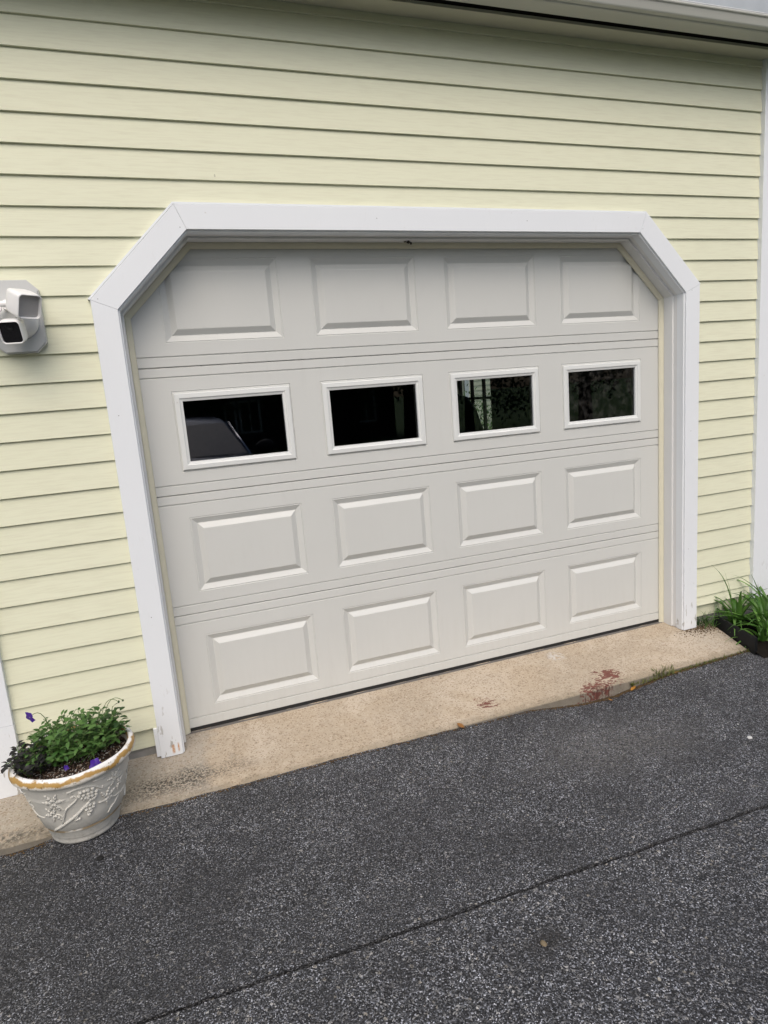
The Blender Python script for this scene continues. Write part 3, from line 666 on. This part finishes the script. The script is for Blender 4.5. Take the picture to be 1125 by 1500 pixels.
def vine(b, off):
    def br(pts, r0, r1):
        n = len(pts); fine = []
        for k in range(n - 1):
            for u in (0, .33, .66): fine.append((pts[k][0] + (pts[k + 1][0] - pts[k][0]) * u, pts[k][1] + (pts[k + 1][1] - pts[k][1]) * u))
        fine.append(pts[-1]); q = len(fine) - 1
        b.tube([on(t + off, h + .0015 * nz(t, h * 40), .001) for t, h in fine], [(r0 + (r1 - r0) * k / q) * (1 + .3 * nz(k * 1.3, off)) for k in range(q + 1)], 8)
    def leaf(th, h, size, ang, lobes=5, spread=230):
        for k in range(lobes):
            a = math.radians(ang - spread / 2 + spread * k / (lobes - 1)); L = size * (1 - .25 * abs(k - (lobes - 1) / 2) / lobes)
            p0 = (th, h); deg = math.degrees(1 / rb(h))
            for j, (u, w) in enumerate(((.3, .20), (.62, .24), (.92, .12))):
                c = on(th + off + deg * L * u * math.cos(a), h + L * u * math.sin(a), .0012)
                n0 = len(b.v); b.blob((0, 0, 0), (L * .24, .0042 - .0008 * j, L * w), 1)
                az = math.radians(th + off)
                b.xform(Matrix.Translation(c) @ Matrix.Rotation(az, 4, 'Z') @ Matrix.Rotation(-a, 4, 'Y'), n0)
    br([(-34, .075), (-20, .097), (-6.5, .119), (3.5, .138), (12, .160), (20.5, .178), (27, .185)], .0062, .0045)
    br([(-17.5, .108), (-14, .135), (-10, .161), (-4.5, .179), (2.5, .192), (6, .206), (3, .216), (-1, .213)], .0046, .0028)
    br([(-14, .135), (-19, .15), (-24, .152)], .003, .002)
    br([(-10, .161), (-15, .185), (-19, .2)], .0032, .002)
    br([(-3, .236), (5.5, .243), (15, .241), (24.5, .229), (32.5, .204), (34.5, .214)], .0046, .002)
    br([(23.5, .249), (37.5, .241)], .0035, .0015); br([(-1, .231), (2, .228)], .003, .0015)
    br([(4, .138), (1, .126), (-2, .119)], .0055, .0045); br([(-2, .112), (5, .118)], .006, .005)
    br([(28, .150), (36, .145), (43, .140), (54, .134), (66, .128), (78, .13)], .0036, .002)
    br([(41, .085), (46, .10), (52, .107), (60, .127)], .0028, .002)
    br([(44, .19), (50, .205), (55, .22), (60, .22)], .0028, .0018)
    leaf(-19.5, .203, .038, 150, 6, 280); leaf(-25, .150, .034, 190, 5, 240); leaf(38, .156, .036, 20, 5, 200); leaf(48, .218, .03, 40, 5, 260); leaf(57, .18, .026, 0, 4, 200)
    for (c, rows) in (((15.5, .222), (4, 4, 3)), ((22, .205), (3, 3, 2)), ((17.8, .158), (3, 3, 2, 1))):
        for r_, nn in enumerate(rows):
            for j in range(nn):
                th = c[0] + (j - (nn - 1) / 2) * 4.3 + rs.uniform(-.6, .6) - r_ * .8; h = c[1] - r_ * .0125 + rs.uniform(-.0015, .0015)
                b.blob(on(th + off, h, .0015), .0066 * rs.uniform(.88, 1.1), 2)
    br([(11, .185), (16, .195), (22, .215)], .0035, .002)
b = MB()
for off in (0, 122, 240): vine(b, off)
b.build('vine_relief', M['pot'], pot, True)
b = MB(); sz = .272
b.strip([[((.004 + .176 * r / 14) * math.cos(a), (.004 + .176 * r / 14) * math.sin(a), sz - .002 + .008 * nz(math.cos(a) * r * .9, math.sin(a) * r * .9, 3) + .004 * nz(math.cos(a) * r * 3, math.sin(a) * r * 3, 1) - .008 * (r / 14) ** 3) for a in [2 * math.pi * j / 60 for j in range(60)]] for r in range(15)], True)
o = b.build('potting_soil', M['soil'], None, True); o.location = PC; tag(o, 'dark potting soil with pale flecks filling the white pot', 'soil', kind='stuff')

def leafcard(b, base, d, up, L, W, fold=.35, curl=.25, n=3):
    """ovate leaf from base along d; up = side the blade faces"""
    d = d.normalized(); side = d.cross(up)
    if side.length < 1e-4: side = d.cross(Vector((1, 0, 0)))
    side.normalize(); nrm = side.cross(d).normalized(); i = len(b.v)
    prof = [(0, .12), (.22, .78), (.5, 1.0), (.78, .68), (1, .06)]
    for u, w in prof:
        c = base + d * (L * u) - nrm * (curl * L * u * u)
        for s in (-1, 0, 1): b.v.append(tuple(c + side * (s * W * .5 * w) + nrm * (abs(s) * fold * W * .5 * w)))
    for k in range(4):
        for s in (0, 1): b.f.append((i + k * 3 + s, i + k * 3 + s + 1, i + k * 3 + s + 4, i + k * 3 + s + 3))
def bez(p0, p1, p2, n=6): return [p0.lerp(p1, t).lerp(p1.lerp(p2, t), t) for t in [k / n for k in range(n + 1)]]
def petals(b, c, face, size, rr):
    face = face.normalized(); a = face.cross(Vector((0, 0, 1))).normalized(); u = a.cross(face) * -1
    for k in range(5):
        an = 2 * math.pi * k / 5 + .3; d = a * math.cos(an) + u * math.sin(an)
        leafcard(b, c + d * size * .04, (d + face * rr.uniform(-.1, .45)), face, size * .55, size * .55, rr.uniform(-.3, .3), rr.uniform(-.2, .6))

def plant(name, label, n_stems, centre, rad, hgt, leafmat, Lr, seed, lean=(0, 0), per=9):
    rr = random.Random(seed); o = empty(name, (centre[0], centre[1], PC.z + sz), label, 'plant')
    lf, st = MB(), MB()
    for k in range(n_stems):
        a = rr.uniform(0, 2 * math.pi); q = math.sqrt(rr.random()); b0 = Vector((rad[0] * .55 * q * math.cos(a), rad[1] * .55 * q * math.sin(a), -.01))
        a2 = a + rr.uniform(-.6, .6); hh = hgt * (1 - .5 * q * q) * rr.uniform(.65, 1.1)
        tip = Vector((rad[0] * q * 1.1 * math.cos(a2) + lean[0] * hh, rad[1] * q * 1.1 * math.sin(a2) + lean[1] * hh, hh * rr.uniform(.7, 1)))
        pts = bez(b0, Vector((tip.x * .6 + b0.x * .4, tip.y * .6 + b0.y * .4, tip.z * .8)), tip, 7); st.tube(pts, [.0017, .0016, .0015, .0014, .0013, .0012, .0011, .001], 5)
        for j in range(per):
            u = (j + rr.random()) / per; u = .18 + .82 * u; i = min(6, int(u * 7)); p = pts[i].lerp(pts[i + 1], u * 7 - i)
            an = j * 2.4 + rr.random(); el = rr.uniform(.0, .75); d = Vector((math.cos(an) * math.cos(el), math.sin(an) * math.cos(el), math.sin(el)))
            L = rr.uniform(*Lr); pet = p + d * L * .35; st.tube([p, pet], [.0009, .0007], 4, False)
            leafcard(lf, pet, d + Vector((0, 0, rr.uniform(-.4, .25))), Vector((rr.uniform(-.35, .35), rr.uniform(-.35, .35), 1)), L, L * rr.uniform(.5, .72), rr.uniform(.1, .5), rr.uniform(0, .5))
    lf.build('leaves', leafmat, o, True); st.build('stems', M['stem'], o, True)
    return o
gp_ = plant('pansy', 'bushy green pansy with purple flowers growing in the white pot', 95, (PC.x + .008, PC.y + .02), (.165, .14), .168, M['green'], (.013, .033), 5, (0, .05))
plant('pansy', 'dark purplish black leaved plant at the left side of the white pot', 17, (PC.x - .125, PC.y - .018), (.075, .105), .115, M['darkleaf'], (.020, .032), 9, (-.15, -.1))
plant('pansy', 'dull dark green seedlings crowding the right rim of the white pot', 14, (PC.x + .115, PC.y + .05), (.075, .075), .125, M['midgreen'], (.020, .032), 12, (.1, .0))
rr = random.Random(4); base = Vector((PC.x + .018, PC.y + .02, PC.z + sz))
for p0, p2, face, size in (((-.07, 0, .03), (-.118, -.045, .192), (-.5, -.6, -.1), .040), ((.06, -.05, .0), (.0745, -.150, .018), (.25, -.7, .55), .035), ((-.01, -.06, .01), (-.018, -.135, .022), (-.2, -.8, .3), .017)):
    p0, p2 = Vector(p0), Vector(p2); fb = MB(); petals(fb, p2, Vector(face), size, rr); f_ = fb.build('flower', M['purple'], gp_, True)
    sb = MB(); sb.tube(bez(p0, Vector((p0.x, p0.y, max(p0.z, p2.z) + .035)), p2, 8), .0012, 5); sb.build('flower_stem', M['stem'], f_)
for p0, p1, p2 in (((.09, .04, .09), (.12, .02, .20), (.165, -.01, .165)), ((.10, .05, .09), (.13, .05, .19), (.175, .03, .15)), ((0, .03, .12), (.02, .0, .20), (.05, -.02, .14))):
    q = bez(Vector(p0), Vector(p1), Vector(p2), 10); sb = MB(); sb.tube(q, .0011, 5); st1 = sb.build('seed_stalk', M['stem'], gp_)
    fb = MB(); fb.blob(q[-1], (.004, .004, .006), 1, .4); fb.build('seed_pod', M['midgreen'], st1, True)

# ------------------------------------------------------------------ right-hand bed: edging and daylilies
E_ = MB(); ep = [Vector((2.60 + (y + .46) * .27 + .012, y, 0)) for y in np.linspace(-.515, -.17, 14)]
rows = []
for k, p in enumerate(ep):
    w = .007 + .002 * math.sin(k * 1.9); hz = .034 + .004 * math.sin(k * 2.3)
    rows.append([(p.x - w, p.y, -.12), (p.x - w, p.y, hz - .006), (p.x - w + .004, p.y, hz), (p.x + w, p.y, hz), (p.x + w + .003, p.y, hz - .006), (p.x + w + .003, p.y, -.12)])
E_.strip(rows); E_.face(rows[0]); E_.face(list(reversed(rows[-1])))
E_.build('bed_edging', M['blackplastic'], None, True, 50)
tag(bpy.data.objects['bed_edging'], 'black plastic bed edging beside the right end of the concrete apron', 'edging')
def blade(b, base, az, L, W, rise, droop, tw=0):
    d = Vector((math.cos(az), math.sin(az), 0)); side = Vector((-d.y, d.x, 0)); n = 12; rows = []
    p = Vector(base); ang = rise
    for k in range(n + 1):
        u = k / n; w = W * (1 - u ** 2.2) * (.75 + .25 * min(1, u * 4)) + .0006
        t_ = d * math.cos(ang) + Vector((0, 0, 1)) * math.sin(ang); nn = d * -math.sin(ang) + Vector((0, 0, 1)) * math.cos(ang)
        sd_ = (side * math.cos(tw * u) + nn * math.sin(tw * u))
        rows.append([tuple(p - sd_ * w * .5 + nn * w * .28), tuple(p), tuple(p + sd_ * w * .5 + nn * w * .28)])
        p = p + t_ * (L / n); ang -= droop / n * (.4 + 1.2 * u)
    b.strip(rows)
def lily(loc, n, seed, L, label, extra=()):
    o = empty('daylily', loc, label, 'plant', 'daylilies in the bed at the right'); r = random.Random(seed); b = MB()
    for k in range(n):
        az_ = r.uniform(0, 2 * math.pi); blade(b, (r.gauss(0, .018), r.gauss(0, .018), -.02), az_, L * r.uniform(.6, 1.1), r.uniform(.017, .030), r.uniform(.7, 1.45), r.uniform(.9, 2.3), r.uniform(-.5, .5))
    for e in extra: blade(b, (0, 0, -.02), *e)
    b.build('blades', M['lily'], o, True)
PI = math.pi
lily((2.87, -.36, -.04), 40, 2, .37, 'leafy daylily clump with one tall upright blade behind the black edging', ((PI * .98, .40, .019, 1.35, .35), (PI * 1.1, .32, .016, 1.0, 1.6), (PI * .75, .34, .015, .8, 1.4)))
lily((2.80, -.20, -.03), 30, 5, .30, 'daylily with thin arching blades against the yellow siding by the corner', ((PI * 1.02, .46, .011, 1.45, .95), (PI * .7, .34, .009, 1.5, .3), (PI * 1.0, .26, .015, .75, 1.1)))
lily((3.03, -.27, -.04), 36, 8, .36, 'daylily clump at the foot of the white corner board', ((PI * 1.3, .36, .018, 1.2, .8), (.2, .42, .014, 1.2, 1.2)))
lily((3.02, -.48, -.06), 30, 11, .28, 'low daylily clump nearest the asphalt at the right edge')
lily((2.76, -.44, -.05), 26, 21, .24, 'short drooping daylily clump leaning over the front end of the black edging')
def tuft(loc, n, seed, L, label, mat='weed', sp=.02, cat='weed', W=.004):
    r = random.Random(seed); b = MB()
    for k in range(n): blade(b, (loc[0] + r.gauss(0, sp), loc[1] + r.gauss(0, sp * .4), loc[2] - .006), r.uniform(0, 2 * PI), L * r.uniform(.5, 1.1), W * r.uniform(.6, 1.2), r.uniform(.8, 1.5), r.uniform(.1, 1.6))
    tag(b.build('weed', M[mat], None, True), label, cat)
tuft((2.03, -.459, -.058), 34, 3, .055, 'thin grass tuft growing from the seam between apron and asphalt', sp=.035)
r_ = random.Random(41); b = MB()
for k in range(420):
    x = min(2.6, max(1.85, r_.gauss(2.2, .24))); blade(b, (x, edge_y(x) - .004 - abs(r_.gauss(0, .006)), max(zdrive(x, -.46), -.075) - .002), r_.uniform(0, 2 * PI), r_.uniform(.008, .028), .003, r_.uniform(.5, 1.5), r_.uniform(.1, 1.6))
tag(b.build('moss_fringe', M['weed'], None, True), 'short moss and sprouts in the seam along the right end of the apron', 'moss', kind='stuff')
tuft((2.63, -.135, -.03), 46, 6, .10, 'scrubby dark weeds at the foot of the grey foundation right of the door', 'midgreen', .035, W=.005)
tuft((2.67, -.18, -.02), 22, 16, .14, 'thin green weed stems between foundation and black edging', 'lily', .03, W=.004)

# ------------------------------------------------------------------ litter, stones
def litter(name, n, fn, mat, smin, smax, label, cat, seed):
    r = random.Random(seed); b = MB()
    for k in range(n):
        x, y = fn(r); s = r.uniform(smin, smax); z = max(zdrive(x, y), zslab(x, y) if y > edge_y(x) + .004 else -9)
        n0 = len(b.v); b.blob((0, 0, 0), (s, s * r.uniform(.4, .9), s * r.uniform(.25, .6)), 0 if s < .003 else 1, .5)
        b.xform(Matrix.Translation((x, y, z + s * .15)) @ Euler((r.uniform(-.4, .4), r.uniform(-.4, .4), r.uniform(0, 6.3))).to_matrix().to_4x4(), n0)
    return tag(b.build(name, M[mat]), label, cat, kind='stuff')
litter('edge_debris', 3600, lambda r: ((lambda x: (x, edge_y(x) - .004 - abs(r.gauss(0, .007))))(r.choice([r.uniform(-1, 2.62), r.gauss(2.15, .25), r.gauss(1.75, .2)]))), 'debris', .0015, .005, 'brown litter and grit along the apron edge', 'debris', 5)
litter('corner_debris', 700, lambda r: (r.gauss(2.60, .07), -.145 - abs(r.gauss(0, .05))), 'debris', .0015, .005, 'dry leaf bits in the corner by the right trim foot', 'debris', 8)
M['grit'] = mat_leaf('pale_grit', (.10, .10, .10), (.45, .44, .42), .8)
def visg(r):
    while True:
        x, y = r.uniform(-1, 2.7), r.uniform(-2.1, -.5)
        if abs(y - ycrack(x)) > .012: return x, y
litter('loose_grit', 1500, visg, 'grit', .0008, .0026, 'fine pale grit on the dark asphalt', 'grit', 3)
st_ = [((1.956, -1.035), .012, (.55, .55, .54), 'white pebble lying on the asphalt near the right edge'), ((.640, -1.528), .011, (.19, .15, .095), 'tan stone embedded in a damp dark ring in the asphalt'),
       ((-.545, -.655), .013, (.012, .012, .012), 'small black stone on the asphalt in front of the pot')]
for k, ((x, y), s, c, lab) in enumerate(st_):
    mm = mat_simple('stone_colour', c, .8, .3, var=.25, sc=90); b = MB(); b.blob((0, 0, 0), (s, s * .8, s * .4), 2, .22)
    o = b.build('stone', mm, None, True, 60); o.location = (x, y, zdrive(x, y) + s * .12); o.rotation_euler[2] = .5 + k; tag(o, lab, 'stone')
for k, (x, y, s, mt, lab) in enumerate(((1.83, -.482, .022, 'yellowleaf', 'bright orange fallen leaf lying in the gutter of the apron edge below the red stain'), (.93, -.475, .022, 'deadleaf', 'brown dead leaf at the apron edge near the middle of the door'), (1.70, -.492, .020, 'yellowleaf', 'curled orange leaf just below the large red stain'), (2.10, -.478, .016, 'deadleaf', 'dry brown leaf by the grass tuft'))):
    b = MB(); leafcard(b, Vector((0, 0, .006)), Vector((1, .2, .05)), Vector((0, .2, 1)), s * 1.6, s, .4, -.3)
    o = b.build('fallen_leaf', M[mt], None, True); o.location = (x, y, zdrive(x, y) + .003); o.rotation_euler[2] = k * 1.9; tag(o, lab, 'leaf', 'fallen leaves along the apron edge')

# ------------------------------------------------------------------ behind the camera: what the glass reflects
def tree_mesh(seed, h, r, nleaf):
    q = random.Random(seed); tk, cr = MB(), MB()
    tk.tube([(0, 0, -.3), (.05, 0, h * .2), (.0, .08, h * .5), (.1, 0, h * .85)], [h * .035, h * .026, h * .017, h * .004], 9); cl = []
    for k in range(16):
        a = k * 2.4; z0 = h * q.uniform(.22, .7); L = r * q.uniform(.5, .95); e = Vector((L * math.cos(a), L * math.sin(a), z0 + h * q.uniform(.05, .25)))
        tk.tube([(0, 0, z0), e * .5 + Vector((0, 0, z0 * .5 + .2)), e], [h * .011, h * .007, h * .003], 6); cl.append(e)
    for k in range(26): a = q.uniform(0, 6.28); rr_ = r * math.sqrt(q.random()); cl.append(Vector((rr_ * math.cos(a), rr_ * math.sin(a), h * q.uniform(.3, .98) - rr_ * .25)))
    for k in range(nleaf):
        c = q.choice(cl); p = c + Vector((q.gauss(0, 1), q.gauss(0, 1), q.gauss(0, .7))) * r * .19; d = Vector((q.gauss(0, 1), q.gauss(0, 1), q.gauss(-.2, .6)))
        leafcard(cr, p, d, Vector((q.gauss(0, .5), q.gauss(0, .5), 1)), q.uniform(.13, .22), q.uniform(.09, .14))
    return tk, cr
tk, cr = tree_mesh(1, 8.5, 3.2, 7000)
def tree0(label, loc):
    o = empty('tree', loc, label, 'tree', 'trees across the road'); tk.build('trunk', M['bark'], o, True); cr.build('crown', M['treeleaf'], o); return o
T0 = tree0('broad leafy tree reflected in the windows', (2.2, -24, -.6))
for k, (x, y, s) in enumerate(((7, -21, .95), (11, -25, 1.2), (15, -20, 1.0), (20, -24, 1.25), (-5, -27, 1.2), (-11, -24, 1.0), (26, -20, 1.1), (-17, -20, 1.1), (5, -31, 1.3), (31, -14, 1.0), (10, -17, .7))):
    o = T0.copy(); COL.objects.link(o); o.location = (x, y, -.6); o.scale = (s, s, s); o.rotation_euler[2] = k * 1.7
    for ch in T0.children: c_ = ch.copy(); COL.objects.link(c_); c_.parent = o
hs = empty('house', (2, -30, -.7), 'dark house with white framed windows reflected in the door glass', 'house')
b = MB(); b.box(-6, 9, -3, 3, 0, 3.0); b.build('wall', M['housewall'], hs)
b = MB(); b.strip([[(x, -3.4, 2.9), (x, 0, 5), (x, 3.4, 2.9)] for x in (-6.4, 9.4)]); b.build('roof', M['roof'], hs)
for x in (-4.5, -2, .8, 1.9, 4.2, 5.2, 7.5):
    b = MB()
    for (x0, x1, z0, z1) in ((-.5, -.4, .9, 2.4), (.4, .5, .9, 2.4), (-.4, .4, .9, 1.0), (-.4, .4, 2.3, 2.4), (-.03, .03, 1.0, 2.3)): b.box(x + x0, x + x1, 3.0, 3.06, z0, z1)
    w_ = b.build('window_frame', M['winframe'], hs); b = MB(); b.face([(x + .4, 3.02, 1), (x - .4, 3.02, 1), (x - .4, 3.02, 2.3), (x + .4, 3.02, 2.3)]); b.build('pane', M['blackgloss'], w_)
# car parked on the drive facing the garage
car = empty('parked_car', (.08, -6.0, zdrive(0, -6.0)), 'dark blue car parked on the driveway facing the garage', 'car')
prof = [ # y, half width belt, half width roof, z bottom, belt z, top z   (front = +y)
 (2.35, .70, .66, .35, .62, .66), (2.25, .84, .78, .25, .70, .76), (1.9, .90, .82, .22, .84, .90), (1.0, .92, .83, .22, .98, 1.05), (.85, .92, .82, .22, 1.00, 1.07), (.10, .92, .66, .22, 1.02, 1.60), (-.1, .92, .655, .22, 1.02, 1.66), (-1.2, .92, .65, .22, 1.02, 1.68), (-1.9, .91, .65, .22, 1.03, 1.62), (-2.3, .88, .74, .25, 1.03, 1.10), (-2.4, .82, .7, .4, .9, .95)]
b = MB(); rows = []
for y, wb_, wt, zb_, zm, zt in prof:
    zm *= 1.13; zt = zt * 1.13 if zt < 1.2 else zt
    rows.append([(-wb_ * .93, y, zb_), (-wb_, y, zb_ + .2), (-wb_, y, zm - .08), (-wb_ * .975, y, zm), (-wt, y, zt - .06), (-wt * .86, y, zt), (0, y, zt + .025), (wt * .86, y, zt), (wt, y, zt - .06), (wb_ * .975, y, zm), (wb_, y, zm - .08), (wb_, y, zb_ + .2), (wb_ * .93, y, zb_)])
b.strip(rows); b.face(rows[0]); b.face(list(reversed(rows[-1]))); b.build('body', M['carpaint'], car, True, 35)
b = MB(); b.face([(-.76, .835, 1.225), (.76, .835, 1.225), (.585, .135, 1.595), (-.585, .135, 1.595)]); b.v = [(x, y + .018, z + .012) for x, y, z in b.v]; b.build('windscreen', M['screen'], car)
for s in (-1, 1):
    b = MB(); b.face([(s * .905, .55, 1.185), (s * .905, -1.8, 1.185), (s * .672, -1.7, 1.55), (s * .672, .05, 1.53)]); b.build('side_window', M['blackgloss'], car)
    b = MB(); b.tube([(s * .80, .86, 1.20), (s * .655, .12, 1.60)], .016, 8); b.build('pillar_trim', M['chrome'], car, True)
    b = MB(); b.blob((s * 1.04, .55, 1.27), (.13, .07, .09), 2); b.build('mirror', M['blackplastic'], car, True)
    b = MB(); b.blob((s * .66, 2.24, .70), (.17, .09, .07), 2); b.build('headlight', M['lamp'], car, True)
    for y in (1.45, -1.4):
        b = MB(); b.lathe([(.2, -.1), (.31, -.11), (.34, -.07), (.34, .07), (.31, .11), (.2, .1)], 28); b.xform(Matrix.Translation((s * .84, y, .34)) @ Matrix.Rotation(PI / 2, 4, 'Y')); w_ = b.build('wheel', M['tyre'], car, True, 40)
        b = MB(); b.lathe([(.205, -.09), (.2, .09), (.03, .07), (.0005, .07)], 20); b.xform(Matrix.Translation((s * .86, y, .34)) @ Matrix.Rotation(s * PI / 2, 4, 'Y')); b.build('rim', M['chrome'], w_, True, 40)
b = MB()
for z in (.52, .58, .64): b.box(-.45, .45, 2.30, 2.37, z, z + .02)
b.build('grille', M['chrome'], car)
# yellow wing of the house and shrub seen through the side window
nb = empty('yellow_house', (6.5, 9.5, -.1), 'pale yellow sided house wing with white corner board seen through the side window', 'house')
b = MB()
for k in range(30): b.strip([[(0, y, .1 + k * .105), (-.014, y, .1 + k * .105), (0, y, .205 + k * .105)] for y in (-5.5, .62)])
b.build('siding', M['siding'], nb); b = MB(); b.box(-.02, .2, .62, .82, 0, 3.3); b.build('corner_board', M['trim'], nb)
b = MB(); b.box(.001, .2, -5.5, .62, 0, 3.25); b.build('wall', M['siding'], nb)
b = MB(); b.strip([[(-.3, y, 3.25), (2, y, 4.4), (4.3, y, 3.25)] for y in (-5.8, 1.1)]); b.build('roof', M['roof'], nb)
sh = empty('shrub', (5.7, 8.6, -.1), 'leafy green shrub against the yellow house wing', 'shrub')
b, s2 = MB(), MB(); q = random.Random(31)
for k in range(16):
    a = k * 2.4; e = Vector((.35 * math.cos(a) * q.random(), .9 * math.sin(a), q.uniform(.45, 1.35))); s2.tube([(0, 0, 0), e * .5, e], [.012, .008, .003], 5)
    for j in range(60): p = e * q.uniform(.45, 1.05) + Vector((q.gauss(0, .1), q.gauss(0, .12), q.gauss(0, .1))); leafcard(b, p, Vector((q.gauss(0, 1), q.gauss(0, 1), q.gauss(0, 1))), Vector((0, 0, 1)), .07, .035)
b.build('leaves', M['green'], sh); s2.build('stems', M['bark'], sh)
